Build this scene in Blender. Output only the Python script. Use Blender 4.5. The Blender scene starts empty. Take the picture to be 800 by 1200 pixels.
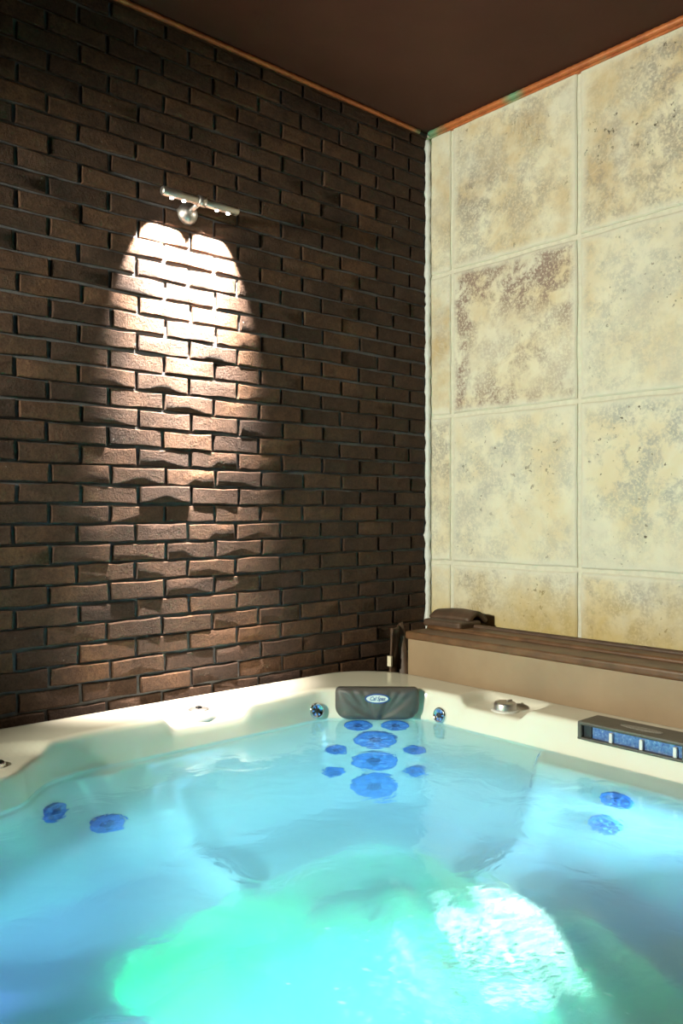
import bpy, bmesh, math, random
import numpy as np
from mathutils import Vector, Matrix, Euler

random.seed(7)
rng = np.random.default_rng(7)
S = bpy.context.scene
COL = S.collection

# ------------------------------------------------------------------ camera
CX, CY, CZ = -2.667, -2.445, 1.55          # where the photographer stood (room corner = origin)
cam_d = bpy.data.cameras.new('camera')
cam = bpy.data.objects.new('camera', cam_d); COL.objects.link(cam)
cam.location = (CX, CY, CZ)
cam.rotation_euler = (math.radians(90), 0, math.atan2(.7471, .6644) - math.pi/2)
cam_d.sensor_fit = 'VERTICAL'; cam_d.sensor_height = 36.0
cam_d.lens = 978/1200*36.0
cam_d.clip_start = .02
S.camera = cam
# ------------------------------------------------------------------ world, exposure
W = bpy.data.worlds.new('world'); S.world = W; W.use_nodes = True
W.node_tree.nodes['Background'].inputs[0].default_value = (.02, .018, .016, 1)
W.node_tree.nodes['Background'].inputs[1].default_value = .3
S.view_settings.view_transform = 'Standard'; S.view_settings.look = 'None'
S.view_settings.gamma = 1; S.view_settings.exposure = 0
S.view_settings.use_curve_mapping = False
S.cycles.use_denoising = True
S.cycles.sample_clamp_indirect = 6

def lamp(name, kind, loc, energy, color, target=None, **kw):
    d = bpy.data.lights.new(name, kind); d.energy = energy; d.color = color
    for k, v in kw.items(): setattr(d, k, v)
    o = bpy.data.objects.new(name, d); COL.objects.link(o); o.location = loc
    if target is not None:
        o.rotation_euler = (Vector(target)-Vector(loc)).to_track_quat('-Z', 'Y').to_euler()
    return o
# flood lamp high on the far end of the room, washing the travertine wall
lamp('flood_light', 'SPOT', (-4.3, -.50, 2.2), 670, (.99, .97, .79), (0, -1.15, 1.75),
     spot_size=math.radians(56), spot_blend=.4, shadow_soft_size=.12)

# rel(X, Y): metres from the photographer, walls' axes
def rel(x, y): return (CX+x, CY+y)
RIM = CZ-.608            # top of the tub rim
WAT = CZ-.706            # water level
CEIL = 3.178

# ------------------------------------------------------------------ materials
def mat(name):
    m = bpy.data.materials.new(name); m.use_nodes = True
    nt = m.node_tree; b = nt.nodes['Principled BSDF']
    return m, nt, b
def N(nt, t, **kw):
    n = nt.nodes.new(t)
    for k, v in kw.items():
        if k.startswith('i_'): n.inputs[k[2:].replace('_', ' ')].default_value = v
        else: setattr(n, k, v)
    return n
def L(nt, a, b): nt.links.new(a, b)
def c4(c): return (c[0], c[1], c[2], 1)
def math_(nt, op, a, b=None, clamp=False):
    n = nt.nodes.new('ShaderNodeMath'); n.operation = op; n.use_clamp = clamp
    for i, v in enumerate((a, b)):
        if v is None: continue
        if isinstance(v, (int, float)): n.inputs[i].default_value = v
        else: L(nt, v, n.inputs[i])
    return n.outputs[0]
def ramp(nt, src, stops):
    r = nt.nodes.new('ShaderNodeValToRGB'); e = r.color_ramp.elements
    while len(e) < len(stops): e.new(.5)
    for el, (p, c) in zip(e, stops):
        el.position = p; el.color = c4(c) if not isinstance(c, (int, float)) else (c, c, c, 1)
    L(nt, src, r.inputs[0]); return r.outputs[0]
def mixc(nt, f, a, b, bt='MIX'):
    n = nt.nodes.new('ShaderNodeMix'); n.data_type = 'RGBA'; n.blend_type = bt
    for s, v in ((n.inputs[0], f), (n.inputs[6], a), (n.inputs[7], b)):
        if isinstance(v, (int, float)): s.default_value = v
        elif isinstance(v, tuple): s.default_value = c4(v)
        else: L(nt, v, s)
    return n.outputs[2]
def noise(nt, vec, scale, detail=4, rough=.55, dist=0):
    n = N(nt, 'ShaderNodeTexNoise'); n.inputs['Scale'].default_value = scale
    n.inputs['Detail'].default_value = detail; n.inputs['Roughness'].default_value = rough
    n.inputs['Distortion'].default_value = dist
    if vec is not None: L(nt, vec, n.inputs['Vector'])
    return n.outputs['Fac']
def bump(nt, b, h, strength, dist):
    n = N(nt, 'ShaderNodeBump'); n.inputs['Strength'].default_value = strength
    n.inputs['Distance'].default_value = dist; L(nt, h, n.inputs['Height'])
    L(nt, n.outputs[0], b.inputs['Normal']); return n
def simple(name, col, rough=.5, metal=0, spec=.5, nscale=None, namp=.15, bscale=None, bstr=.2, bdist=.002):
    m, nt, b = mat(name)
    b.inputs['Roughness'].default_value = rough; b.inputs['Metallic'].default_value = metal
    b.inputs['Specular IOR Level'].default_value = spec
    co = N(nt, 'ShaderNodeTexCoord').outputs['Object']
    f = noise(nt, co, nscale or 6, 4)
    dk = tuple(c*(1-namp) for c in col); lt = tuple(min(1, c*(1+namp)) for c in col)
    L(nt, ramp(nt, f, [(.3, dk), (.7, lt)]), b.inputs['Base Color'])
    if bscale: bump(nt, b, noise(nt, co, bscale, 4), bstr, bdist)
    return m
def emis(name, col, strength):
    m, nt, b = mat(name)
    b.inputs['Base Color'].default_value = (.1, .1, .1, 1)
    b.inputs['Emission Color'].default_value = c4(col); b.inputs['Emission Strength'].default_value = strength
    return m

def brick_mat():
    m, nt, b = mat('brick')
    tc = N(nt, 'ShaderNodeTexCoord'); oi = N(nt, 'ShaderNodeObjectInfo')
    geo = N(nt, 'ShaderNodeNewGeometry')
    pos = geo.outputs['Position']
    big = noise(nt, pos, 7, 3)
    med = noise(nt, pos, 45, 5, .65)
    fine = noise(nt, pos, 130, 5, .75)
    base = ramp(nt, big, [(.3, (.078, .044, .029)), (.55, (.112, .062, .039)), (.75, (.155, .082, .046))])
    c = mixc(nt, .55, base, ramp(nt, med, [(.3, (.25, .22, .2)), (.7, (1, 1, 1))]), 'MULTIPLY')
    c = mixc(nt, .6, c, ramp(nt, fine, [(.35, (.35, .32, .3)), (.6, (1.15, 1.15, 1.15))]), 'MULTIPLY')
    # brick-to-brick tone
    tone = ramp(nt, oi.outputs['Random'], [(0, (.62, .62, .66)), (.5, (.95, .93, .9)), (1, (1.3, 1.2, 1.05))])
    c = mixc(nt, 1.0, c, tone, 'MULTIPLY')
    # sparse lime flecks
    fl = noise(nt, pos, 75, 2, .5)
    c = mixc(nt, ramp(nt, fl, [(.76, 0), (.8, .6)]), c, (.45, .42, .38))
    L(nt, c, b.inputs['Base Color'])
    b.inputs['Roughness'].default_value = .85; b.inputs['Specular IOR Level'].default_value = .25
    h = math_(nt, 'ADD', math_(nt, 'MULTIPLY', med, .35), math_(nt, 'MULTIPLY', fine, .6))
    bump(nt, b, h, 1.0, .010)
    return m
def mortar_mat():
    m, nt, b = mat('mortar')
    pos = N(nt, 'ShaderNodeNewGeometry').outputs['Position']
    f = noise(nt, pos, 30, 5, .6)
    L(nt, ramp(nt, f, [(.3, (.10, .10, .105)), (.7, (.155, .155, .16))]), b.inputs['Base Color'])
    b.inputs['Roughness'].default_value = .95; b.inputs['Specular IOR Level'].default_value = .1
    bump(nt, b, noise(nt, pos, 180, 5, .7), .8, .004)
    return m
def tile_mat(i, grey, tan, pits, purple, seed):
    m, nt, b = mat('travertine')
    tc = N(nt, 'ShaderNodeTexCoord')
    ob = tc.outputs['Object']
    mp = N(nt, 'ShaderNodeMapping'); L(nt, ob, mp.inputs['Vector'])
    mp.inputs['Location'].default_value = (seed*3.7, seed*1.9, seed*2.3)
    v = mp.outputs[0]
    big = noise(nt, v, 3.2, 4, .6, .6)
    med = noise(nt, v, 11, 6, .68, .3)
    fine = noise(nt, v, 95, 4, .7)
    c = ramp(nt, big, [(.28, (.62, .60, .50)), (.5, (.74, .71, .56)), (.72, (.70, .60, .39))])
    c = mixc(nt, math_(nt, 'MULTIPLY', ramp(nt, noise(nt, v, 5.3, 5, .6), [(.42, 0), (.66, 1)]), tan), c, (.52, .36, .16))
    gm = math_(nt, 'MULTIPLY', ramp(nt, med, [(.42, 0), (.56, 1)]),
               ramp(nt, noise(nt, v, 2.1, 3, .5, .5), [(.34, .25), (.58, 1)]))
    gm = math_(nt, 'MULTIPLY', gm, math_(nt, 'ADD', math_(nt, 'MULTIPLY', ramp(nt, fine, [(.40, 0), (.52, 1)]), .8), .2))
    c = mixc(nt, math_(nt, 'MULTIPLY', gm, grey, True), c, tuple(purple))
    # pale veins
    vv = math_(nt, 'ABSOLUTE', math_(nt, 'SUBTRACT', noise(nt, v, 2.6, 4, .55, 1.2), .5))
    c = mixc(nt, math_(nt, 'MULTIPLY', ramp(nt, vv, [(.0, 1), (.010, 0)]), .22), c, (.78, .75, .60))
    # dark pits
    pn = noise(nt, v, 42, 3, .6)
    pm = math_(nt, 'MULTIPLY', ramp(nt, pn, [(.645, 0), (.675, 1)]), ramp(nt, noise(nt, v, 4.4, 2), [(.45, 0), (.6, 1)]))
    c = mixc(nt, math_(nt, 'MULTIPLY', pm, pits), c, (.12, .10, .07))
    # grout haze near the edges (tile-local y = width, z = height, generated 0..1)
    sp = N(nt, 'ShaderNodeSeparateXYZ'); L(nt, tc.outputs['Generated'], sp.inputs[0])
    e = None
    for ax in ('Y', 'Z'):
        d = math_(nt, 'MINIMUM', sp.outputs[ax], math_(nt, 'SUBTRACT', 1.0, sp.outputs[ax]))
        e = d if e is None else math_(nt, 'MINIMUM', e, d)
    e = math_(nt, 'ADD', e, math_(nt, 'MULTIPLY', math_(nt, 'SUBTRACT', noise(nt, v, 14, 4), .5), .06))
    c = mixc(nt, ramp(nt, e, [(.012, .85), (.055, 0)]), c, (.69, .67, .55))
    # yellow damp stain low on the wall
    wz = N(nt, 'ShaderNodeSeparateXYZ'); L(nt, N(nt, 'ShaderNodeNewGeometry').outputs['Position'], wz.inputs[0])
    st = math_(nt, 'ADD', wz.outputs['Z'], math_(nt, 'MULTIPLY', math_(nt, 'SUBTRACT', noise(nt, v, 9, 4), .5), .35))
    c = mixc(nt, ramp(nt, math_(nt, 'SUBTRACT', st, .95), [(.08, .8), (.36, 0)]), c, (.52, .36, .07))
    L(nt, c, b.inputs['Base Color'])
    b.inputs['Roughness'].default_value = .62; b.inputs['Specular IOR Level'].default_value = .3
    h = math_(nt, 'SUBTRACT', math_(nt, 'ADD', math_(nt, 'MULTIPLY', med, .8), math_(nt, 'MULTIPLY', fine, .2)), pm)
    bump(nt, b, h, .35, .004)
    return m

M = {}
M['brick'] = brick_mat(); M['mortar'] = mortar_mat()
M['grout'] = simple('grout', (.66, .64, .52), .9, nscale=40, namp=.08, bscale=200, bstr=.3)
M['ceiling'] = simple('ceiling_paint', (.075, .030, .019), .9, spec=.2, nscale=3, namp=.1)
M['plaster'] = simple('plaster', (.09, .07, .055), .9, nscale=8, bscale=90)
M['floor'] = simple('floor_tile', (.10, .085, .07), .5, nscale=8)
M['silicone'] = simple('silicone', (.70, .72, .68), .6, nscale=60, namp=.06)
def copper():
    m, nt, b = mat('copper')
    pos = N(nt, 'ShaderNodeNewGeometry').outputs['Position']
    c = ramp(nt, noise(nt, pos, 14, 5, .6), [(.3, (.30, .075, .022)), (.6, (.52, .16, .045)), (.8, (.34, .12, .05))])
    pat = ramp(nt, noise(nt, pos, 4.2, 4, .6), [(.66, 0), (.72, 1)])
    sp = N(nt, 'ShaderNodeVectorMath', operation='DISTANCE'); L(nt, pos, sp.inputs[0]); sp.inputs[1].default_value = (-.03, -.03, 3.16)
    near = ramp(nt, math_(nt, 'ADD', sp.outputs['Value'], math_(nt, 'MULTIPLY', noise(nt, pos, 20, 3), .1)), [(.06, .9), (.15, 0)])
    sp2 = N(nt, 'ShaderNodeVectorMath', operation='DISTANCE'); L(nt, pos, sp2.inputs[0]); sp2.inputs[1].default_value = (-.02, -.47, 3.17)
    near2 = ramp(nt, sp2.outputs['Value'], [(.01, .8), (.06, 0)])
    f = math_(nt, 'MAXIMUM', math_(nt, 'MAXIMUM', near, near2), math_(nt, 'MULTIPLY', pat, .25))
    c = mixc(nt, f, c, (.10, .42, .25))
    L(nt, c, b.inputs['Base Color']); b.inputs['Roughness'].default_value = .5; b.inputs['Metallic'].default_value = .15
    return m
M['copper'] = copper()
def acrylic():
    m, nt, b = mat('acrylic')
    pos = N(nt, 'ShaderNodeNewGeometry').outputs['Position']
    c = ramp(nt, noise(nt, pos, 2.2, 5, .6, 1.0), [(.3, (.74, .70, .57)), (.7, (.78, .75, .63))])
    L(nt, c, b.inputs['Base Color']); b.inputs['Roughness'].default_value = .16
    b.inputs['Specular IOR Level'].default_value = .5
    return m
M['acrylic'] = acrylic()
M['cabinet'] = simple('cabinet_panel', (.10, .06, .04), .6, nscale=20)
M['chrome'] = simple('chrome', (.75, .76, .78), .12, metal=1, nscale=30, namp=.05)
M['steel'] = simple('brushed_steel', (.55, .52, .50), .42, metal=1, nscale=60, namp=.1)
M['jetblue'] = simple('jet_plastic', (.06, .20, .62), .3, nscale=60, namp=.2)
M['jetlight'] = simple('jet_face_plastic', (.16, .36, .80), .25, nscale=60, namp=.2)
M['jetdark'] = simple('jet_nozzle_plastic', (.03, .10, .35), .3, nscale=60, namp=.2)
M['knobgrey'] = simple('knob_plastic', (.30, .28, .25), .35, nscale=60, namp=.1)
M['whiteplastic'] = simple('white_plastic', (.74, .73, .68), .25, nscale=60, namp=.04)
M['black'] = simple('black_plastic', (.02, .02, .022), .4, nscale=60)
M['pillow'] = simple('pillow_foam', (.085, .080, .074), .5, nscale=30, namp=.1, bscale=220, bstr=.12)
M['badgeblue'] = simple('badge_blue', (.02, .06, .28), .3)
M['badgewhite'] = simple('badge_white', (.75, .75, .72), .3, namp=.02)
M['coverfront'] = simple('cover_vinyl_tan', (.31, .22, .135), .38, nscale=5, namp=.10, bscale=14, bstr=.15, bdist=.01)
M['coverbrown'] = simple('cover_vinyl_brown', (.13, .062, .026), .45, nscale=14, namp=.35, bscale=60, bstr=.3)
M['coverdark'] = simple('cover_vinyl_dark', (.085, .048, .028), .55, nscale=20, namp=.3, bscale=90, bstr=.4)
M['tag'] = simple('care_tag', (.75, .68, .5), .7, nscale=40, namp=.1)
M['housing'] = simple('waterfall_housing', (.085, .078, .062), .45, nscale=30, namp=.1)
M['emblem'] = simple('emblem_grey', (.27, .25, .22), .5, nscale=300, namp=.6)
def window_mat():
    m, nt, b = mat('blue_window')
    pos = N(nt, 'ShaderNodeNewGeometry').outputs['Position']
    c = ramp(nt, noise(nt, pos, 130, 3, .6), [(.3, (.05, .10, .30)), (.6, (.13, .22, .45)), (.8, (.40, .48, .58))])
    L(nt, c, b.inputs['Base Color']); b.inputs['Roughness'].default_value = .15
    bump(nt, b, noise(nt, pos, 90, 3), .3, .002)
    return m
M['window'] = window_mat()
def water_mat():
    m, nt, b = mat('water')
    out = nt.nodes['Material Output']; nt.nodes.remove(b)
    g = N(nt, 'ShaderNodeBsdfGlass'); g.inputs['IOR'].default_value = 1.333
    g.inputs['Color'].default_value = (.93, .99, .99, 1); g.inputs['Roughness'].default_value = .07
    pos = N(nt, 'ShaderNodeNewGeometry').outputs['Position']
    h = math_(nt, 'ADD', noise(nt, pos, 9, 3, .5, .8), math_(nt, 'MULTIPLY', noise(nt, pos, 34, 2, .5, .5), .08))
    dv = N(nt, 'ShaderNodeVectorMath', operation='DISTANCE'); L(nt, pos, dv.inputs[0]); dv.inputs[1].default_value = (CX+1.0, CY+.84, WAT)
    churn = ramp(nt, dv.outputs['Value'], [(.06, 1), (.30, 0)])
    mp = N(nt, 'ShaderNodeMapping'); L(nt, pos, mp.inputs['Vector']); mp.inputs['Rotation'].default_value = (0, 0, .9); mp.inputs['Scale'].default_value = (1, 2.2, 1)
    h = math_(nt, 'ADD', h, math_(nt, 'MULTIPLY', math_(nt, 'MULTIPLY', noise(nt, mp.outputs[0], 30, 6, .75, 1.5), 1.5), churn))
    n = N(nt, 'ShaderNodeBump'); n.inputs['Strength'].default_value = .22; n.inputs['Distance'].default_value = .02
    L(nt, h, n.inputs['Height']); L(nt, n.outputs[0], g.inputs['Normal'])
    L(nt, g.outputs[0], out.inputs['Surface'])
    va = N(nt, 'ShaderNodeVolumeAbsorption'); va.inputs['Color'].default_value = (.25, .80, 1, 1); va.inputs['Density'].default_value = .4
    vs = N(nt, 'ShaderNodeVolumeScatter'); vs.inputs['Color'].default_value = (.75, .92, 1, 1); vs.inputs['Density'].default_value = 1.0
    ad = N(nt, 'ShaderNodeAddShader'); L(nt, va.outputs[0], ad.inputs[0]); L(nt, vs.outputs[0], ad.inputs[1])
    L(nt, ad.outputs[0], out.inputs['Volume'])
    return m
M['water'] = water_mat()
def foam_mat():
    m, nt, b = mat('foam')
    out = nt.nodes['Material Output']; nt.nodes.remove(b)
    d = N(nt, 'ShaderNodeBsdfDiffuse'); d.inputs[0].default_value = (.92, .95, .95, 1)
    t = N(nt, 'ShaderNodeBsdfTranslucent'); t.inputs[0].default_value = (.92, .95, .95, 1)
    x = N(nt, 'ShaderNodeMixShader'); x.inputs[0].default_value = .55
    L(nt, d.outputs[0], x.inputs[1]); L(nt, t.outputs[0], x.inputs[2]); L(nt, x.outputs[0], out.inputs['Surface'])
    return m
M['foam'] = foam_mat()
M['led'] = emis('led_emitter', (1, .93, .8), 60)
M['spalens'] = emis('spa_light_lens', (.62, 1.0, .88), 14)

# ------------------------------------------------------------------ mesh helpers
def link(name, me, m=None, parent=None, smooth=False):
    o = bpy.data.objects.new(name, me); COL.objects.link(o)
    if m is not None and not me.materials: me.materials.append(m)
    if parent is not None: o.parent = parent
    if smooth:
        for p in me.polygons: p.use_smooth = True
    return o
def bobj(name, bm, m, parent=None, smooth=False):
    me = bpy.data.meshes.new(name); bmesh.ops.recalc_face_normals(bm, faces=bm.faces); bm.to_mesh(me); bm.free()
    return link(name, me, m, parent, smooth)
def box(bm, lo, hi, bev=0, seg=2):
    r = bmesh.ops.create_cube(bm, size=1)
    vs = r['verts']
    for v in vs: v.co = Vector([lo[i]+(v.co[i]+.5)*(hi[i]-lo[i]) for i in range(3)])
    if bev:
        es = list({e for v in vs for e in v.link_edges})
        bmesh.ops.bevel(bm, geom=es, offset=bev, segments=seg, affect='EDGES', profile=.5)
def lathe(bm, prof, n=28, mtx=None):
    """prof = [(r, h)...]; spun about local z; closed with points where r = 0"""
    mtx = mtx or Matrix.Identity(4)
    rings = []
    for r, h in prof:
        if r < 1e-6: rings.append([bm.verts.new(mtx @ Vector((0, 0, h)))])
        else: rings.append([bm.verts.new(mtx @ Vector((r*math.cos(2*math.pi*k/n), r*math.sin(2*math.pi*k/n), h))) for k in range(n)])
    for a, b in zip(rings, rings[1:]):
        for k in range(n):
            k2 = (k+1) % n
            if len(a) == 1 and len(b) == 1: continue
            if len(a) == 1: bm.faces.new((a[0], b[k], b[k2]))
            elif len(b) == 1: bm.faces.new((a[k], b[0], a[k2]))
            else: bm.faces.new((a[k], b[k], b[k2], a[k2]))
def tube(bm, pts, r, n=10, caps=True, rf=None):
    pts = [Vector(p) for p in pts]; rings = []
    for i, p in enumerate(pts):
        d = (pts[min(i+1, len(pts)-1)]-pts[max(i-1, 0)]).normalized()
        up = Vector((0, 0, 1)) if abs(d.z) < .9 else Vector((1, 0, 0))
        a = d.cross(up).normalized(); b = d.cross(a)
        rr = rf(i) if rf else r
        rings.append([bm.verts.new(p+rr*(math.cos(2*math.pi*k/n)*a+math.sin(2*math.pi*k/n)*b)) for k in range(n)])
    for A, B in zip(rings, rings[1:]):
        for k in range(n): bm.faces.new((A[k], A[(k+1) % n], B[(k+1) % n], B[k]))
    if caps: bm.faces.new(rings[0]); bm.faces.new(rings[-1][::-1])
def empty(name, loc):
    o = bpy.data.objects.new(name, None); COL.objects.link(o); o.location = loc; o.empty_display_size = .05
    return o
def tag(o, label=None, cat=None, group=None, kind=None):
    for k, v in (('label', label), ('category', cat), ('group', group), ('kind', kind)):
        if v: o[k] = v
    return o
def frame_mtx(p, n, up=Vector((0, 0, 1))):
    """local z = n, local y ~ up"""
    z = Vector(n).normalized(); x = Vector(up).cross(z)
    x = x.normalized() if x.length > 1e-5 else Vector((1, 0, 0)); y = z.cross(x)
    m = Matrix((x, y, z)).transposed().to_4x4(); m.translation = Vector(p); return m

# ------------------------------------------------------------------ room shell
XB, YB = -4.6, -4.2
def slab(name, lo, hi, m, label, cat):
    bm = bmesh.new(); box(bm, lo, hi); return tag(bobj(name, bm, m), label, cat, kind='structure')
slab('floor', (XB-.1, YB-.1, -.1), (.1, .1, 0), M['floor'], 'dark floor under the hot tub', 'floor')
slab('ceiling', (XB-.1, YB-.1, CEIL), (.1, .1, CEIL+.1), M['ceiling'], 'flat dark brown ceiling above both walls', 'ceiling')
slab('wall_back', (XB-.1, YB-.1, 0), (XB, .1, CEIL), M['plaster'], 'plain dark plaster wall facing the stone tiles', 'wall')
slab('wall_front', (XB, YB-.1, 0), (0, YB, CEIL), M['plaster'], 'plain dark plaster wall facing the brick wall', 'wall')
wall_left = slab('wall_left', (XB, 0, 0), (.1, .1, CEIL), M['mortar'], 'dark brown rough brick wall lit by a twin spotlight', 'wall')
wall_right = slab('wall_right', (0, YB, 0), (.1, 0, CEIL), M['grout'], 'cream travertine tiled wall behind the hot tub', 'wall')

# bricks ------------------------------------------------------------
COURSE, MODULE = .0612, .194
BL, BH, BD = .1835, .0520, .0105
def brick_data(k):
    r = random.Random(100+k)
    pts = []
    jx = lambda a: r.uniform(-a, a)
    w, h = BL/2, BH/2
    for fx in (-1, -.4, .3, 1): pts.append((fx*w+jx(.002), -h+jx(.0025)))
    pts.append((w+jx(.0015), jx(.01)))
    for fx in (1, .35, -.35, -1): pts.append((fx*w+jx(.002), h+jx(.0028)))
    pts.append((-w+jx(.0015), jx(.01)))
    n = len(pts); vs = []; fs = []
    for (x, z) in pts: vs.append((x, .004, z))
    for (x, z) in pts: vs.append((x, -BD+.0025+jx(.001), z))
    for (x, z) in pts: vs.append((x*(1-.003/w*r.uniform(.7, 1.5)), -BD-jx(.0005), z*(1-.003/h*r.uniform(.7, 1.6))))
    for a in (0, n):
        for i in range(n): j = (i+1) % n; fs.append((a+i, a+j, a+n+j, a+n+i))
    vs.append((jx(.03), -BD-r.uniform(-.0003, .0004), jx(.006)))
    for i in range(n): fs.append((2*n+i, 2*n+(i+1) % n, 3*n))
    return vs, fs
bricks_v = [brick_data(k) for k in range(18)]
brick_me = []
for k, (vs, fs) in enumerate(bricks_v):
    me = bpy.data.meshes.new('brick'); me.from_pydata(vs, [], fs); me.materials.append(M['brick'])
    for p in me.polygons: p.use_smooth = True
    me.set_sharp_from_angle(angle=math.radians(30)); brick_me.append(me)
FW = Vector((.6644, .7471)); RT = Vector((.7473, -.6647))
def view_score(x, y, z):
    d = Vector((x-CX, y-CY)); f = d.dot(FW)
    if f < .1: return 0
    u = 400+978*d.dot(RT)/f; v = 600-978*(z-CZ)/f
    pen = 1 if (-25 < u < 800 and -12 < v < 852-.16*max(u, 0)*(1 if u < 450 else 0)) else 0
    return pen*BL*BH*(-d.y if False else (0-CY))/f**3
spots = []
z0 = CZ+.0247
for j in range(-24, 27):
    zc = z0+COURSE*(j+.5)
    if zc-BH/2 < .02 or zc-BH/2 > 3.135: continue
    hs = 1.0
    if zc+BH/2 > 3.150:
        hs = (3.150-(zc-BH/2))/BH; zc = (3.150+zc-BH/2)/2
    off = .698 if j % 2 == 1 else .698+MODULE/2
    off += random.uniform(-.008, .008)
    k = -5
    while True:
        t = off+k*MODULE; k += 1
        if t+MODULE > 4.55: break
        if t+MODULE < .03: continue
        a, bb = max(t, 0)+.0058, t+MODULE-.0058
        spots.append((-(a+bb)/2, zc, (bb-a)/BL, hs))
sc_ = [view_score(x, 0, z) for x, z, s, h_ in spots]
order = sorted(range(len(spots)), key=lambda i: -sc_[i])
top300 = set(i for i in order[:298] if sc_[i] > 0)
sv, sf = [], []
for i, (x, z, s, hs) in enumerate(spots):
    k = random.randrange(18); fx = random.choice((1, -1)); fz = random.choice((1, -1))
    dz = random.uniform(-.002, .002); dy = random.gauss(0, .0013); rz = random.gauss(0, .006)
    if i in top300:
        o = bpy.data.objects.new('brick', brick_me[k]); COL.objects.link(o); o.parent = wall_left
        o.location = (x, dy, z+dz); o.rotation_euler = (random.gauss(0, .004), rz + (0 if fx > 0 else 0), random.gauss(0, .006))
        o.scale = (s, 1, hs)
    else:
        if x < -3.4: continue
        vs, fs = bricks_v[k]; n0 = len(sv)
        sv += [(x+vx*s, vy+dy, z+vz*hs+dz) for vx, vy, vz in vs]; sf += [tuple(n0+q for q in f) for f in fs]
me = bpy.data.meshes.new('brickwork'); me.from_pydata(sv, [], sf); me.materials.append(M['brick'])
for p in me.polygons: p.use_smooth = True
me.set_sharp_from_angle(angle=math.radians(30))
tag(link('brickwork', me, None, wall_left), kind='stuff')

# travertine tiles ---------------------------------------------------
G = .017
cols = [(0.022, .145)]+[(.145+.606*k, .145+.606*(k+1)) for k in range(5)]
rows = [(2.553, 3.151+G/2), (1.953, 2.553), (1.338, 1.953), (.732, 1.338), (.126, .732)]
P1, P2, P3 = (.27, .24, .21), (.29, .21, .17), (.31, .32, .31)
look = {(0, 0): (.4, .6, .3, P1), (0, 1): (.7, .65, .5, P1), (0, 2): (.7, .7, .9, P1),
        (1, 0): (.3, .8, .2, P1), (1, 1): (1.5, .4, .4, P2), (1, 2): (.42, .25, .6, P3),
        (2, 0): (.6, .4, .3, P1), (2, 1): (.6, .15, .6, P3), (2, 2): (.72, .1, 1.0, P3),
        (3, 0): (.6, .3, .6, P1), (3, 1): (.62, .3, .7, P1), (3, 2): (.6, .2, .6, P1)}
i = 0
for r, (za, zb) in enumerate(rows):
    for c, (ya, yb) in enumerate(cols):
        if r == 4 and c > 3: continue
        i += 1
        g, t, p, pu = look.get((r, c), (.7, .5, .6, P1))
        m = tile_mat(i, g, t, p, pu, i*1.37+.4)
        w, h = (yb-ya-G)/2, (zb-za-G)/2
        rr = random.Random(i)
        bm = bmesh.new(); rings = []
        per = []
        nseg = 7 if w > .1 else 3
        for k in range(nseg): per.append((-w+2*w*k/nseg, -h))
        for k in range(7): per.append((w, -h+2*h*k/7))
        for k in range(nseg): per.append((w-2*w*k/nseg, h))
        for k in range(7): per.append((-w, h-2*h*k/7))
        per = [(y+rr.uniform(-.0025, .0025), z+rr.uniform(-.0025, .0025)) for y, z in per]
        for dx, ins in ((.004, 0), (-.005, 0), (-.0095, .006), (-.0105, .014)):
            rings.append([bm.verts.new((dx, y*(1-ins/w), z*(1-ins/h))) for y, z in per])
        n = len(per)
        for A, B in zip(rings, rings[1:]):
            for k in range(n): bm.faces.new((A[k], A[(k+1) % n], B[(k+1) % n], B[k]))
        bm.faces.new(rings[-1])
        o = bobj('tile', bm, m, wall_right)
        o.location = (0, -(ya+yb)/2, (za+zb)/2)
# silicone bead down the corner, with lumps
bm = bmesh.new()
pts = [(-.012+random.gauss(0, .0012), -.017, 1.0+k*.018) for k in range(120)]
tube(bm, pts, .012, 8, rf=lambda i: .011+.002*math.sin(i*1.3)+random.uniform(0, .003)+(.006 if random.random() < .06 else 0))
bobj('sealant_bead', bm, M['silicone'], wall_right, True)
# copper trims
bm = bmesh.new()
tube(bm, [(XB+k*.02, -.010, 3.168) for k in range(int(-XB/.02)-1)], .009, 10, rf=lambda i: .0088+(.0009 if i % 2 else 0))
t1 = tag(bobj('trim_1', bm, M['copper'], None, True), 'thin copper pipe trim between brick wall and ceiling', 'trim', kind='structure')
bm = bmesh.new(); box(bm, (XB, -.007, 3.152), (-.01, 0, 3.160)); bobj('backing_strip', bm, M['coverdark'], t1)
bm = bmesh.new()
tube(bm, [(-.014, -.028-k*.014, 3.165) for k in range(int((-YB-.05)/.014))], .012, 12, rf=lambda i: .0118+(.0014 if i % 2 else 0))
t2 = tag(bobj('trim_2', bm, M['copper'], None, True), 'ribbed copper pipe trim with green patina above travertine tiles', 'trim', kind='structure')
bm = bmesh.new(); box(bm, (-.013, YB, 3.145), (0, -.005, 3.154)); bobj('backing_strip', bm, M['copper'], t2)

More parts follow.
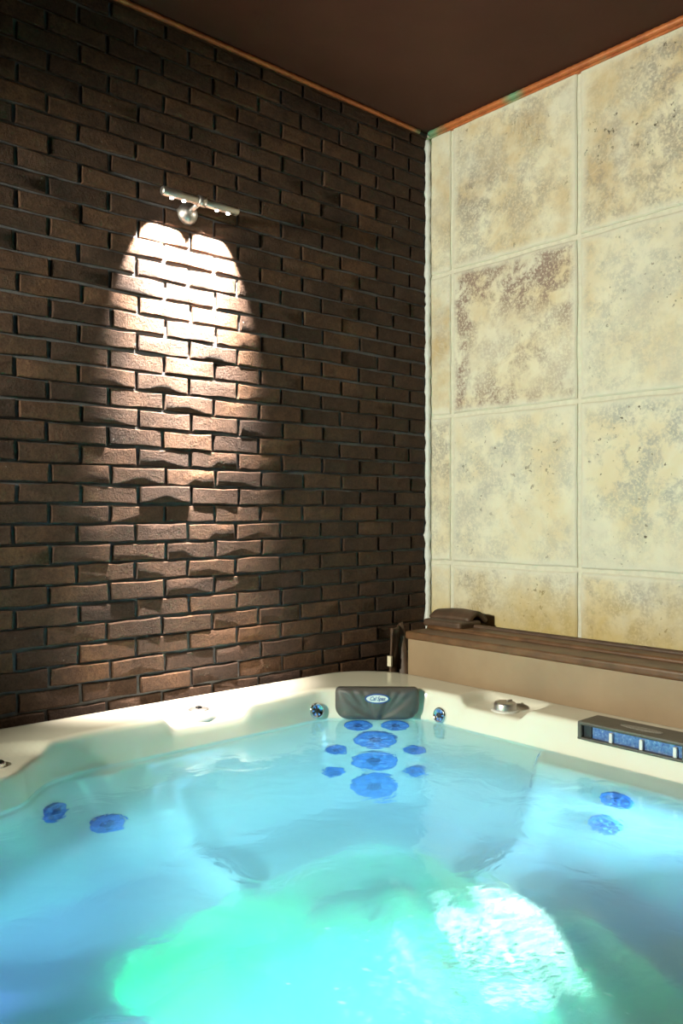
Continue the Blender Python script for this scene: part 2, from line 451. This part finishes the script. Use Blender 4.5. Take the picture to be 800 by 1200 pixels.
# ------------------------------------------------------------------ hot tub
TCX, TCY = rel(1.18, 1.295)
tub = empty('hot_tub', (TCX, TCY, 0))
tag(tub, 'cream acrylic corner hot tub with grey headrest and waterfall, full of glowing water', 'hot tub')
def chaikin(p, it=3):
    p = np.array(p, float)
    for _ in range(it):
        q = np.roll(p, -1, 0); a = .75*p+.25*q; b = .25*p+.75*q
        p = np.empty((len(a)*2, 2)); p[0::2] = a; p[1::2] = b
    return p
def rrect(x0, x1, y0, y1, r, n=14):
    o = []
    for cx, cy, a0 in ((x1-r, y1-r, 0), (x0+r, y1-r, 90), (x0+r, y0+r, 180), (x1-r, y0+r, 270)):
        for k in range(n+1):
            a = math.radians(a0+90*k/n); o.append((cx+r*math.cos(a), cy+r*math.sin(a)))
    return np.array(o)
def densify(p, step=.01):
    o = []
    for a, b in zip(p, np.roll(p, -1, 0)):
        n = max(1, int(np.hypot(*(b-a))/step))
        for k in range(n): o.append(a+(b-a)*k/n)
    return np.array(o)
def offset(p, d):
    t = np.roll(p, -1, 0)-np.roll(p, 1, 0); t /= np.linalg.norm(t, axis=1)[:, None]
    return p+d*np.stack([-t[:, 1], t[:, 0]], 1)      # ccw contour: left normal = inward
NT = 512
TH = np.linspace(0, 2*np.pi, NT, endpoint=False)
def polar(p):
    q = np.asarray(p)-np.array([1.18, 1.295])
    a = np.arctan2(q[:, 1], q[:, 0]) % (2*np.pi); r = np.hypot(q[:, 0], q[:, 1]); s = np.argsort(a)
    return np.interp(TH, a[s], r[s], period=2*np.pi)
OUT = densify(rrect(.08, 2.282, .195, 2.395, .24))
LIPP = densify(np.array([(2.12, .75), (2.12, 1.30), (2.12, 1.70), (2.125, 1.95), (1.86, 2.195), (1.60, 2.19), (1.20, 2.19), (1.0, 2.19),
        (.875, 2.165), (.80, 2.09), (.76, 2.035), (.68, 2.012), (.45, 2.0), (.29, 1.85), (.28, 1.3), (.28, .75), (.5, .42), (1.2, .40), (1.9, .42)]), .08)
LIP = densify(chaikin(LIPP, 4))
BC = densify(rrect(.47, 1.89, .60, 1.95, .22))
FE = densify(rrect(.80, 1.68, .64, 1.72, .14))
R_out, R_lip, R_bc, R_fe = polar(OUT), polar(LIP), polar(BC), polar(FE)
R_fe2 = polar(densify(rrect(.84, 1.64, .68, 1.68, .12)))
def lipin(d): return polar(offset(LIP, d))
def gauss(a, c, w):
    d = (a-math.radians(c)+np.pi) % (2*np.pi)-np.pi
    return np.exp(-(d/math.radians(w))**2)
def sstep(a, c0, c1):
    t = np.clip((a-c0)/(c1-c0), 0, 1); return t*t*(3-2*t)
dd = np.degrees((TH+np.pi) % (2*np.pi)-np.pi)
ledge = sstep(dd, -60, -50)*(1-sstep(dd, 8, 10.5)) + .5*gauss(TH, 99, 5)
arm = gauss(TH, 6, 4)+gauss(TH, 88, 5)+gauss(TH, 160, 6)+gauss(TH, 265, 8)
rings = []    # (radius array, z array)
def ring(R, z): rings.append((np.array(R), np.zeros(NT)+z))
ring(R_out, RIM-.06); ring(R_out, RIM-.014); ring(R_out-.004, RIM-.005); ring(R_out-.014, RIM)
k_deck0 = len(rings)
for k in range(1, 15): ring(R_out-.014+(R_lip-R_out+.014+.012)*k/14, RIM)
k_lip = len(rings)
ring(lipin(-.004), RIM-.002); ring(lipin(.001), RIM-.006); ring(lipin(.005), RIM-.016)
ring(lipin(.010), RIM-.05); ring(lipin(.016), RIM-.098); ring(lipin(.020), RIM-.118)
Ra = lipin(.024)-.085*ledge; ring(Ra+.008, RIM-.125); ring(Ra, RIM-.130); ring(Ra-.008, RIM-.142)
k_back0 = len(rings)-1
Rb0 = Ra-.008
NB = 20
for k in range(1, NB+1):
    t = k/NB
    ring(Rb0+(R_bc-Rb0)*t, RIM-.142-(.64-.142)*t)
for k, (f, dz) in enumerate(((.04, .025), (.10, .038), (.2, .045), (.4, .047), (.6, .045), (.8, .046), (.92, .052))):
    ring(R_bc+(R_fe-R_bc)*f, RIM-.64-dz)
k_seat1 = len(rings)
ring(R_fe, RIM-.70); ring(R_fe-.012, RIM-.72)
for k in range(1, 6): ring(R_fe-.012+(R_fe2-R_fe+.012)*k/5, RIM-.72-.15*k/5)
ring(R_fe2-.03, RIM-.885)
for f in (.75, .5, .25): ring((R_fe2-.03)*f, RIM-.888)
RR = np.array([r for r, z in rings]); ZZ = np.array([z for r, z in rings])
# arm rests between the seats
for k in range(k_back0+6, k_seat1+1):
    w = np.clip((k-k_back0-6)/10, 0, 1)
    ZZ[k] += arm*.07*w
PX = 1.18+RR*np.cos(TH); PY = 1.295+RR*np.sin(TH)
# pressed recesses in the deck (round the valve knobs, beside the headrest)
def dent(cx, cy, ax, ay, depth, rot=0, p=4):
    c, s = math.cos(rot), math.sin(rot)
    u = ((PX-cx)*c+(PY-cy)*s)/ax; v = (-(PX-cx)*s+(PY-cy)*c)/ay
    q = (np.abs(u)**p+np.abs(v)**p)**(1/p)
    f = 1-sstep(q, .78, 1.08)
    fade = np.ones_like(ZZ); fade[:k_deck0] = 0
    lowz = RIM-ZZ
    keep = np.clip(1-lowz/.09, 0, 1)
    return -depth*f*fade*keep
ZZ += dent(1.40, 2.225, .15, .115, .034)
ZZ += dent(2.17, 1.665, .10, .135, .030)
ZZ += dent(1.66, 2.27, .075, .07, .010, p=2)
ZZ += dent(.72, 2.09, .20, .13, .022, p=2)
# soft rise of the corner behind the headrest
V = [(CX+PX[k, i]-TCX, CY+PY[k, i]-TCY, ZZ[k, i]) for k in range(len(rings)) for i in range(NT)]
F = []
for k in range(len(rings)-1):
    for i in range(NT):
        j = (i+1) % NT
        F.append((k*NT+i, k*NT+j, (k+1)*NT+j, (k+1)*NT+i))
V.append((0, 0, RIM-.888)); c0 = len(V)-1; kk = (len(rings)-1)*NT
for i in range(NT): F.append((kk+i, kk+(i+1) % NT, c0))
me = bpy.data.meshes.new('shell'); me.from_pydata(V, [], F)
shell = link('shell', me, M['acrylic'], tub, True)
# cabinet skirt under the rim
bm = bmesh.new()
p0 = offset(OUT, .025)[::6]
lo = [bm.verts.new((CX+x-TCX, CY+y-TCY, .0)) for x, y in p0]; hi = [bm.verts.new((CX+x-TCX, CY+y-TCY, RIM-.05)) for x, y in p0]
for i in range(len(p0)): bm.faces.new((lo[i], lo[(i+1) % len(p0)], hi[(i+1) % len(p0)], hi[i]))
bobj('cabinet_skirt', bm, M['cabinet'], tub)

def shell_pt(th_deg, depth):
    """point and outward normal (into the water) on the seat back at a depth below the water"""
    x = (th_deg/360*NT) % NT; i = int(x); f = x-i; j = (i+1) % NT
    px = PX[:, i]*(1-f)+PX[:, j]*f; py = PY[:, i]*(1-f)+PY[:, j]*f; pz = ZZ[:, i]*(1-f)+ZZ[:, j]*f
    z = WAT-depth
    k = next(q for q in range(k_lip, len(pz)-1) if pz[q+1] <= z)
    t = (pz[k]-z)/(pz[k]-pz[k+1])
    P = lambda kk, ii: Vector((CX+PX[kk, ii], CY+PY[kk, ii], ZZ[kk, ii]))
    p = Vector((CX+px[k]*(1-t)+px[k+1]*t, CY+py[k]*(1-t)+py[k+1]*t, z))
    a = P(k, (i+4) % NT)-P(k, (i-4) % NT); b = P(k+1, i)-P(k, i)
    n = a.cross(b).normalized()
    ctr = Vector((TCX, TCY, z))
    if n.dot(ctr-p) < 0: n = -n
    return p, n
def to_tub(o, mtx): o.parent = tub; o.matrix_local = Matrix.Translation((-TCX, -TCY, 0)) @ mtx

def make_jet(R, fins):
    bm = bmesh.new()
    lathe(bm, [(R*1.0, -.004), (R*1.0, .004), (R*.96, .008), (R*.86, .009), (R*.80, .005), (R*.3, .002), (0, .002)], 32)
    me = bpy.data.meshes.new('jet'); bmesh.ops.recalc_face_normals(bm, faces=bm.faces); bm.to_mesh(me); bm.free(); me.materials.append(M['jetblue'])
    for p in me.polygons: p.use_smooth = True
    bm = bmesh.new()
    for k in range(fins):
        a = 2*math.pi*k/fins; d = Vector((math.cos(a), math.sin(a), 0)); e = Vector((-math.sin(a), math.cos(a), 0))
        v = [bm.verts.new(Vector((0, 0, .006))+d*R*u+e*R*w+Vector((0, 0, h))) for u, w, h in ((.30, .05, 0), (.78, .18, 0), (.72, -.12, 0), (.30, -.07, 0), (.50, .03, .005))]
        for q in ((0, 1, 4), (1, 2, 4), (2, 3, 4), (3, 0, 4)): bm.faces.new([v[x] for x in q])
    m2 = bpy.data.meshes.new('fins'); bmesh.ops.recalc_face_normals(bm, faces=bm.faces); bm.to_mesh(m2); bm.free(); m2.materials.append(M['jetlight'])
    bm = bmesh.new()
    lathe(bm, [(R*.30, 0), (R*.30, .010), (R*.24, .013), (R*.14, .011), (R*.10, .003), (0, .003)], 20)
    m3 = bpy.data.meshes.new('nozzle'); bmesh.ops.recalc_face_normals(bm, faces=bm.faces); bm.to_mesh(m3); bm.free(); m3.materials.append(M['jetdark'])
    for p in m3.polygons: p.use_smooth = True
    return me, m2, m3
JET = {'L': make_jet(.074, 8), 'M': make_jet(.047, 6), 'S': make_jet(.036, 5)}
def jet(th, depth, kind):
    p, n = shell_pt(th, depth)
    me, m2, m3 = JET[kind]
    o = link('jet', me); to_tub(o, frame_mtx(p+n*.004, n))
    for nm, q in (('fins', m2), ('nozzle', m3)): link(nm, q, None, o)
TC0 = 43.2
for off, d, kd in ((3.3, .065, 'M'), (-3.3, .065, 'M'), (0, .180, 'L'), (7.4, .25, 'S'), (-7.4, .25, 'S'), (0, .33, 'L'),
                   (8.2, .385, 'S'), (-8.2, .385, 'S'), (0, .485, 'L')):
    jet(TC0+off, d, kd)
for th, d in ((-10.3, .135), (-10.0, .29)): jet(th, d, 'M')
for th, d in ((113, .15), (104, .30)): jet(th, d, 'M')

# chrome jets either side of the headrest, at the waterline
def chrome_jet(th, depth, R=.027):
    p, n = shell_pt(th, depth)
    bm = bmesh.new(); lathe(bm, [(R, -.004), (R, .004), (R*.92, .009), (R*.74, .010), (R*.66, .005), (R*.3, .004), (0, .004)], 28)
    o = bobj('chrome_jet', bm, M['chrome'], None, True); to_tub(o, frame_mtx(p+n*.002, n)); o['label'] = 'shiny chrome jet at the waterline'
    bm = bmesh.new()
    for k in range(6):
        a = 2*math.pi*k/6; d = Vector((math.cos(a), math.sin(a), 0)); e = Vector((-math.sin(a), math.cos(a), 0))
        v = [bm.verts.new(d*R*u+e*R*w+Vector((0, 0, h))) for u, w, h in ((.30, .06, .005), (.70, .2, .006), (.70, -.1, .006), (.30, -.08, .005), (.5, .03, .011))]
        for q in ((0, 1, 4), (1, 2, 4), (2, 3, 4), (3, 0, 4)): bm.faces.new([v[x] for x in q])
    bobj('fins', bm, M['jetlight'], o)
    bm = bmesh.new(); lathe(bm, [(R*.3, .003), (R*.3, .012), (R*.22, .015), (R*.1, .012), (0, .006)], 18)
    bobj('nozzle', bm, M['black'], o, True)
chrome_jet(54.0, -.030); chrome_jet(31.8, -.024)

# headrest -----------------------------------------------------------
hp, hn = shell_pt(TC0, -.04)
hn.z = 0; hn.normalize()
HM = frame_mtx(Vector((hp.x, hp.y, 0))+hn*.022, hn)
bm = bmesh.new()
HW, HT, HB = .142, RIM+.010, WAT+.001
nx, nz = 44, 20
def outline(u, v):
    """u,v in -1..1 -> rounded panel"""
    cx = (HT+HB)/2; hh = (HT-HB)/2
    r = .030; x = u*HW; z = v*hh
    rb = .045 if v < 0 else .016
    ax, az = HW-rb, hh-rb
    if abs(x) > ax and abs(z) > az:
        dx, dz = abs(x)-ax, abs(z)-az; m = max(dx, dz); l = math.hypot(dx, dz)
        if l > 0:
            dx, dz = dx*m/l, dz*m/l
            x = math.copysign(ax+dx, x); z = math.copysign(az+dz, z)
    sag = -.006*math.exp(-(x/.02)**2)*max(0, -v)
    return x, cx+z+sag
grid = []
for j in range(nz+1):
    row = []
    for i in range(nx+1):
        u, v = -1+2*i/nx, -1+2*j/nz
        x, z = outline(u, v)
        e = max(abs(u), abs(v)); edge = (1-e**8)
        y = .020*edge+.006*(1-u*u)
        # draped creases running from the upper corners to the bottom middle
        for s in (-1, 1):
            for a, w, amp in ((.95, .10, .006), (.62, .07, .006), (.36, .06, .005)):
                line = s*a*((v+1)/2)**.8
                y -= amp*math.exp(-((u-line)/w)**2)*edge
        row.append(bm.verts.new((x, z, y)))
    grid.append(row)
for j in range(nz):
    for i in range(nx): bm.faces.new((grid[j][i], grid[j][i+1], grid[j+1][i+1], grid[j+1][i]))
bnd = grid[0]+[r[-1] for r in grid[1:]]+grid[-1][-2::-1]+[r[0] for r in grid[-2:0:-1]]
bk = [bm.verts.new((v.co.x, v.co.y, -.022)) for v in bnd]
for i in range(len(bnd)): bm.faces.new((bnd[i], bk[i], bk[(i+1) % len(bk)], bnd[(i+1) % len(bk)]))
bm.faces.new(bk)
head = bobj('headrest', bm, M['pillow'], None, True); to_tub(head, HM); head['label'] = 'dark grey foam headrest with an oval badge'
def ellipse_plate(bm, a, b, h0, h1, n=32, c=(0, 0)):
    A = [bm.verts.new((c[0]+a*math.cos(2*math.pi*k/n), c[1]+b*math.sin(2*math.pi*k/n), h0)) for k in range(n)]
    B = [bm.verts.new((c[0]+a*math.cos(2*math.pi*k/n), c[1]+b*math.sin(2*math.pi*k/n), h1)) for k in range(n)]
    for k in range(n): bm.faces.new((A[k], A[(k+1) % n], B[(k+1) % n], B[k]))
    bm.faces.new(B); bm.faces.new(A[::-1])
bz = (HT+HB)/2+.022
bm = bmesh.new(); ellipse_plate(bm, .042, .0165, .015, .0275, c=(0, bz)); bobj('badge_rim', bm, M['badgeblue'], head)
bm = bmesh.new(); ellipse_plate(bm, .037, .0125, .026, .0285, c=(0, bz)); bobj('badge', bm, M['badgewhite'], head)
def text_mesh(name, body, size, m, parent, loc, shear=.35, depth=.0004, sx=1.0):
    cu = bpy.data.curves.new(name, 'FONT'); cu.body = body; cu.size = size; cu.shear = shear
    cu.align_x = 'CENTER'; cu.align_y = 'CENTER'; cu.extrude = depth; cu.space_character = .92; cu.offset = size*.012
    t = bpy.data.objects.new(name, cu); COL.objects.link(t)
    dg = bpy.context.evaluated_depsgraph_get(); me = bpy.data.meshes.new_from_object(t.evaluated_get(dg))
    bpy.data.objects.remove(t); me.materials.clear()
    o = link(name, me, m, parent); o.location = loc; o.scale = (sx, 1, 1); return o
text_mesh('lettering', 'Cal Spas', .0185, M['badgeblue'], head, (0, bz, .0288), sx=.92)

# valve knobs on the deck ---------------------------------------------
def deck_z(x, y):
    i = np.unravel_index(np.argmin((PX[k_deck0:k_lip]-x)**2+(PY[k_deck0:k_lip]-y)**2), PX[k_deck0:k_lip].shape)
    return ZZ[k_deck0:k_lip][i]
kx, ky = 1.40, 2.245
bm = bmesh.new(); lathe(bm, [(.056, -.004), (.056, .004), (.050, .018), (.041, .026), (.036, .026), (.034, .022), (0, .022)], 32)
o = bobj('air_control', bm, M['whiteplastic'], None, True); to_tub(o, Matrix.Translation((CX+kx, CY+ky, deck_z(kx, ky)))); o['label'] = 'white dome air valve with a grey cap'
bm = bmesh.new(); lathe(bm, [(.033, .021), (.033, .027), (.030, .029), (0, .029)], 28); bobj('cap', bm, M['steel'], o, True)
bm = bmesh.new(); box(bm, (-.007, -.008, .028), (.007, .008, .036), .001); bobj('pointer', bm, M['black'], o)
kx, ky = 2.175, 1.655
bm = bmesh.new(); lathe(bm, [(.045, -.003), (.045, .003), (.040, .005), (0, .005)], 32)
o = bobj('valve_knob', bm, M['whiteplastic'], None, True); to_tub(o, Matrix.Translation((CX+kx, CY+ky, deck_z(kx, ky)))); o['label'] = 'round brushed metal valve knob'
bm = bmesh.new(); lathe(bm, [(.036, .004), (.036, .022), (.033, .027), (.030, .028), (0, .028)], 36); kb = bobj('knob', bm, M['steel'], o, True)
bm = bmesh.new(); box(bm, (.010, -.004, .027), (.034, .004, .031), .001); bobj('grip', bm, M['knobgrey'], o)
kx, ky = .728, 2.118
bm = bmesh.new(); lathe(bm, [(.030, -.004), (.030, .006), (.026, .010), (.021, .008), (.018, -.002), (0, -.004)], 28)
o = bobj('deck_light', bm, M['chrome'], None, True); to_tub(o, Matrix.Translation((CX+kx, CY+ky, deck_z(kx, ky)))); o['label'] = 'small chrome ring with a blue eye'
bm = bmesh.new(); lathe(bm, [(.018, -.001), (.015, .005), (.008, .008), (0, .009)], 24); bobj('eye', bm, M['badgeblue'], o, True)

# waterfall unit -------------------------------------------------------
y0, y1 = 1.015, 1.335
wx0, wx1 = 2.088, 2.175
wz0, wz1 = RIM-.040, RIM+.012
bm = bmesh.new()
def wbox(lo, hi, bev=0): box(bm, (CX+lo[0]-TCX, CY+lo[1]-TCY, lo[2]), (CX+hi[0]-TCX, CY+hi[1]-TCY, hi[2]), bev)
wbox((wx0, y0, wz1-.011), (wx1+.02, y1, wz1), .004)                 # top
wbox((wx0, y0, wz0), (wx1, y1, wz0+.007), .002)                     # sill
wbox((wx0, y1-.013, wz0), (wx1, y1, wz1-.004), .004)
wbox((wx0, y0, wz0), (wx1, y0+.013, wz1-.004), .004)
wbox((wx0+.045, y0+.006, wz0+.003), (wx1, y1-.006, wz1-.006))       # back
wf = bobj('waterfall', bm, M['housing'], tub); wf['label'] = 'dark waterfall spout with a blue slot window'
bm = bmesh.new(); wbox((wx0+.016, y0+.012, wz0+.005), (wx0+.022, y1-.040, wz1-.010)); bobj('slot_window', bm, M['window'], wf)
for yy in (1.235, 1.145, 1.050):
    bm = bmesh.new(); wbox((wx0+.006, yy-.006, wz0+.006), (wx0+.016, yy+.004, wz1-.018), .002); bobj('clip', bm, M['whiteplastic'], wf)
bm = bmesh.new(); wbox((wx0+.012, y1-.040, wz0+.006), (wx0+.03, y1-.014, wz1-.012), .002); bobj('end_stop', bm, M['black'], wf)
bm = bmesh.new(); ellipse_plate(bm, .016, .062, wz1-.002, wz1+.0012, c=(CX+wx0+.050-TCX, CY+1.165-TCY)); bobj('emblem', bm, M['emblem'], wf)

# underwater lamp in the footwell --------------------------------------
lx, ly, lz = 1.652, 1.24, WAT-.685
LM = frame_mtx((CX+lx, CY+ly, lz), (-1, 0, .1))
bm = bmesh.new(); lathe(bm, [(.105, -.01), (.105, .006), (.096, .012), (.090, .008)], 32); o = bobj('spa_light', bm, M['chrome'], None, True); to_tub(o, LM)
bm = bmesh.new(); lathe(bm, [(.091, .004), (.082, .014), (.05, .024), (0, .028)], 32); bobj('lens', bm, M['spalens'], o, True)
def uw(name, x, y, depth, e, col, tgt=None, size=.06, kind='AREA', **kw):
    X, Y = rel(x, y)
    if kind == 'AREA':
        return lamp(name, 'AREA', (X, Y, WAT-depth), e, col, (CX+tgt[0], CY+tgt[1], WAT-tgt[2]), shape='DISK', size=size, spread=math.radians(80), **kw)
    return lamp(name, 'POINT', (X, Y, WAT-depth), e, col, shadow_soft_size=size)
# main green light of the footwell lamp
spa = uw('spa_lamp', 1.615, 1.24, .665, 40, (.0, 1.0, .46), (1.0, 1.30, 1.0), .12)
spa.data.spread = math.radians(110)
def led(name, th, depth, e, col, tgt, size=.08):  # unseen fill light added on the tub wall to colour water and seats
    p, n = shell_pt(th, depth); p = p+n*.025
    return uw(name, p.x-CX, p.y-CY, depth, e*.80, col, tgt, size)
led('fill_blue', 176, .20, 1.5, (.18, .32, 1.0), (.9, 1.8, .30))
led('fill_blue', 258, .15, 3.6, (.24, .44, 1.0), (.52, 1.45, .45)).data.spread = math.radians(60)
led('fill_blue', 190, .12, 2.2, (.22, .52, 1.0), (1.95, .95, .45)).data.spread = math.radians(55)
led('fill_blue', 300, .20, 1.8, (.20, .50, 1.0), (1.90, 1.8, .25))
led('fill_blue', 322, .10, 9, (.24, .64, 1.0), (1.70, 1.90, .45)).data.spread = math.radians(56)
led('fill_blue', 164, .10, 9.0, (.24, .72, 1.0), (1.75, 1.85, .45)).data.spread = math.radians(50)
led('fill_teal', 262, .20, 2.6, (.24, .90, .74), (1.0, 2.0, .20))
led('fill_teal', 236, .10, 3.0, (.30, .84, .86), (1.80, 1.90, .05)).data.spread = math.radians(60)
led('fill_lime', 218, .10, 3.0, (.46, .95, .55), (1.75, 1.85, .10)).data.spread = math.radians(60)
led('fill_teal', 200, .15, 1.0, (.26, .80, .85), (2.0, 1.1, .10))

# ------------------------------------------------------------------ water
rr_, zz_ = [], []
RW = polar(offset(LIP, .012))
V = []; F = []; fr = np.concatenate([np.linspace(1, .04, 90)])
def wave(x, y):
    g = math.exp(-(((x-1.02)/.26)**2+((y-.86)/.24)**2))
    return .0012*math.sin(7*x+3*y)*math.cos(5*y-2*x)+g*(.006+.006*math.sin(31*x+9*y)*math.sin(27*y-11*x)+.004*math.sin(52*x-33*y))
for f in fr:
    for i in range(0, NT, 2):
        x = 1.18+RW[i]*f*math.cos(TH[i]); y = 1.295+RW[i]*f*math.sin(TH[i])
        V.append((CX+x, CY+y, WAT+(wave(x, y) if f < .985 else 0)))
n2 = NT//2
for k in range(len(fr)-1):
    for i in range(n2):
        j = (i+1) % n2; F.append((k*n2+i, k*n2+j, (k+1)*n2+j, (k+1)*n2+i))
F.append(tuple((len(fr)-1)*n2+i for i in range(n2)))
# the body of the water follows the shell a hair outside its surface
prev = list(range(n2))
kw = next(k for k in range(k_lip, len(rings)) if ZZ[k].max() < WAT-.004)
for k in range(kw, len(rings)):
    cur = []
    for i in range(n2):
        q = 2*i
        cur.append(len(V)); V.append((CX+PX[k, q]+.004*math.cos(TH[q]), CY+PY[k, q]+.004*math.sin(TH[q]), ZZ[k, q]-.004))
    for i in range(n2): F.append((prev[(i+1) % n2], prev[i], cur[i], cur[(i+1) % n2]))
    prev = cur
F.append(tuple(prev[::-1]))
me = bpy.data.meshes.new('water'); me.from_pydata(V, [], F)
w = link('water', me, M['water'], None, True)
tag(w, 'rippled blue and green lit water filling the hot tub', 'water', kind='stuff')

# churned foam over the footwell lamp
fv, ff = [], []
def blob(x, y, z, a, ln, wd, th):
    n0 = len(fv); c, s = math.cos(a), math.sin(a)
    for u, v_, h in ((1, 0, 0), (0, 1, 0), (-1, 0, 0), (0, -1, 0), (0, 0, 1), (0, 0, -1)):
        dx, dy = u*ln, v_*wd
        fv.append((CX+x+dx*c-dy*s, CY+y+dx*s+dy*c, z+h*th))
    for q in ((0, 1, 4), (1, 2, 4), (2, 3, 4), (3, 0, 4), (1, 0, 5), (2, 1, 5), (3, 2, 5), (0, 3, 5)): ff.append(tuple(n0+k for k in q))
fr_ = random.Random(3)
for k in range(1500):
    s = fr_.random()
    if s < .7:
        x = fr_.gauss(1.03, .055); y = fr_.gauss(.84, .06)
    elif s < .9:
        t = fr_.random(); x = 1.0-.14*t+fr_.gauss(0, .018); y = .90-.20*t+fr_.gauss(0, .02)
    else:
        x = fr_.gauss(.92, .09); y = fr_.gauss(.84, .09)
    a = -.7+2.2*(x-1.0)+1.5*(y-.85)+fr_.gauss(0, .25)
    sz = fr_.uniform(.3, 1)
    blob(x, y, WAT-.006-fr_.random()*.03, a, .010*sz, .0028*sz, .0016*sz)
me = bpy.data.meshes.new('foam'); me.from_pydata(fv, [], ff)
tag(link('foam', me, M['foam']), 'white streaks of churned foam in the bright green water', 'foam', kind='stuff')

# ------------------------------------------------------------------ folded cover behind the tub
cx0, cx1 = 2.305, 2.61
cov = empty('spa_cover', (*rel(2.45, 1.1), 0))
tag(cov, 'folded tan and brown vinyl spa cover standing between hot tub and tiled wall', 'spa cover')
ox, oy = rel(2.45, 1.1)
def cbox(bm, lo, hi, bev=.01, seg=3): box(bm, (CX+lo[0]-ox, CY+lo[1]-oy, lo[2]), (CX+hi[0]-ox, CY+hi[1]-oy, hi[2]), bev, seg)
CT = CZ-.454
bm = bmesh.new(); cbox(bm, (2.305, 0.0, .005), (2.425, 2.215, CT-.022), .008); fp = bobj('front_panel', bm, M['coverfront'], cov, False)
bm = bmesh.new(); cbox(bm, (2.299, -.005, CT-.03), (2.430, 2.222, CT), .009); bobj('edge_band', bm, M['coverbrown'], cov)
bm = bmesh.new(); tube(bm, [(CX+2.432-ox, CY+y-oy, CT+.002) for y in np.linspace(0, 2.22, 30)], .011, 8); bobj('piping', bm, M['coverbrown'], cov, True)
bm = bmesh.new(); cbox(bm, (2.437, 0.0, .005), (2.545, 2.215, CT+.010), .012); bobj('rear_panel', bm, M['coverbrown'], cov)
bm = bmesh.new(); tube(bm, [(CX+2.520-ox, CY+y-oy, CT+.012) for y in np.linspace(0, 2.21, 30)], .010, 8); bobj('piping', bm, M['coverdark'], cov, True)
bm = bmesh.new(); cbox(bm, (2.545, 0.0, .005), (2.63, 2.215, CT-.004), .012); bobj('hinge_panel', bm, M['coverdark'], cov)
# hanging skirt flap at the end
bm = bmesh.new(); g = []
for j in range(15):
    row = []
    for i in range(9):
        u, v = i/8, j/14
        x = 2.293+.075*u; y = 2.285+.028*math.sin(2.6*u+1.2*v)+.010*math.sin(9*u+4*v)-.01*v
        x += .005*math.sin(5*v+u)
        z = CT+.004-.36*v+.018*u*(1-v)-.012*math.sin(3*u)*(v < .1)
        row.append(bm.verts.new((CX+x-ox, CY+y-oy, z)))
    g.append(row)
for j in range(14):
    for i in range(8): bm.faces.new((g[j][i], g[j][i+1], g[j+1][i+1], g[j+1][i]))
fl = bobj('skirt_flap', bm, M['coverdark'], cov, True); mo = fl.modifiers.new('thick', 'SOLIDIFY'); mo.thickness = .008
bm = bmesh.new(); cbox(bm, (2.287, 2.285, CT-.145), (2.297, 2.305, CT-.105), .001, 1); t_ = bobj('care_tag', bm, M['tag'], fl)
# folded strap lying on the top
bm = bmesh.new(); g = []
for j in range(13):
    row = []
    for i in range(13):
        u, v = i/12, j/12
        y = 2.27-.20*v; x = 2.49+.12*u
        z = CT+.028+.045*math.sin(math.pi*min(1, max(0, u*.9+.08)))*(.75+.25*math.sin(2.5*v))
        row.append(bm.verts.new((CX+x-ox, CY+y-oy, z)))
    g.append(row)
for j in range(12):
    for i in range(12): bm.faces.new((g[j][i], g[j][i+1], g[j+1][i+1], g[j+1][i]))
sf_ = bobj('folded_flap', bm, M['coverdark'], cov, True); mo = sf_.modifiers.new('thick', 'SOLIDIFY'); mo.thickness = .02
bm = bmesh.new(); cbox(bm, (2.43, 2.06, CT+.004), (2.56, 2.25, CT+.034), .010); bobj('strap', bm, M['coverdark'], cov)

# ------------------------------------------------------------------ wall lamp
LX0, LX1, LZ = -1.340, -1.052, 2.566
lmx = (LX0+LX1)/2; LY = -.10
wl = empty('wall_lamp', (lmx, 0, LZ)); tag(wl, 'twin bar metal wall spotlight glowing on the brick wall', 'wall lamp')
bm = bmesh.new(); lathe(bm, [(.036, -.02), (.036, .006), (.030, .020), (.016, .030), (0, .032)], 28, frame_mtx((0, -.012, -.02), (0, -1, 0))); bobj('wall_mount', bm, M['steel'], wl, True)
bm = bmesh.new(); tube(bm, [(0, -.03, -.018), (0, -.052, -.010), (0, LY, 0)], .009, 12); bobj('arm', bm, M['steel'], wl, True)
for s in (-1, 1):
    e0, e1 = s*.012, s*(LX1-LX0)/2
    bm = bmesh.new()
    tube(bm, [(e0, LY, 0), (e0+s*.004, LY, 0), (e1-s*.004, LY, 0), (e1, LY, 0)], .014, 20, rf=lambda i: (.012, .0145, .0145, .012)[i])
    br = bobj('light_bar', bm, M['steel'], wl, True)
    for f in (.38, .72):
        xx = e0+(e1-e0)*f
        bm = bmesh.new(); lathe(bm, [(.006, 0), (.006, .003), (.004, .004), (0, .004)], 16, frame_mtx((xx, LY+.003, -.0135), (0, .2, -1))); bobj('led', bm, M['led'], br, True)
        lamp('led_spot', 'SPOT', (lmx+xx, LY+.004, LZ-.024), 150, (1.0, .93, .84), (lmx+xx+s*.005, LY+.124, LZ-.224),
             spot_size=math.radians(62), spot_blend=.35, shadow_soft_size=.006)
        lamp('led_beam', 'SPOT', (lmx+xx, LY+.004, LZ-.024), 310, (1.0, .90, .79), (lmx+xx, LY+.135, LZ-1.0),
             spot_size=math.radians(36), spot_blend=1.0, shadow_soft_size=.006)
bm = bmesh.new(); tube(bm, [(-.014, LY, 0), (.014, LY, 0)], .018, 20); bobj('swivel', bm, M['steel'], wl, True)
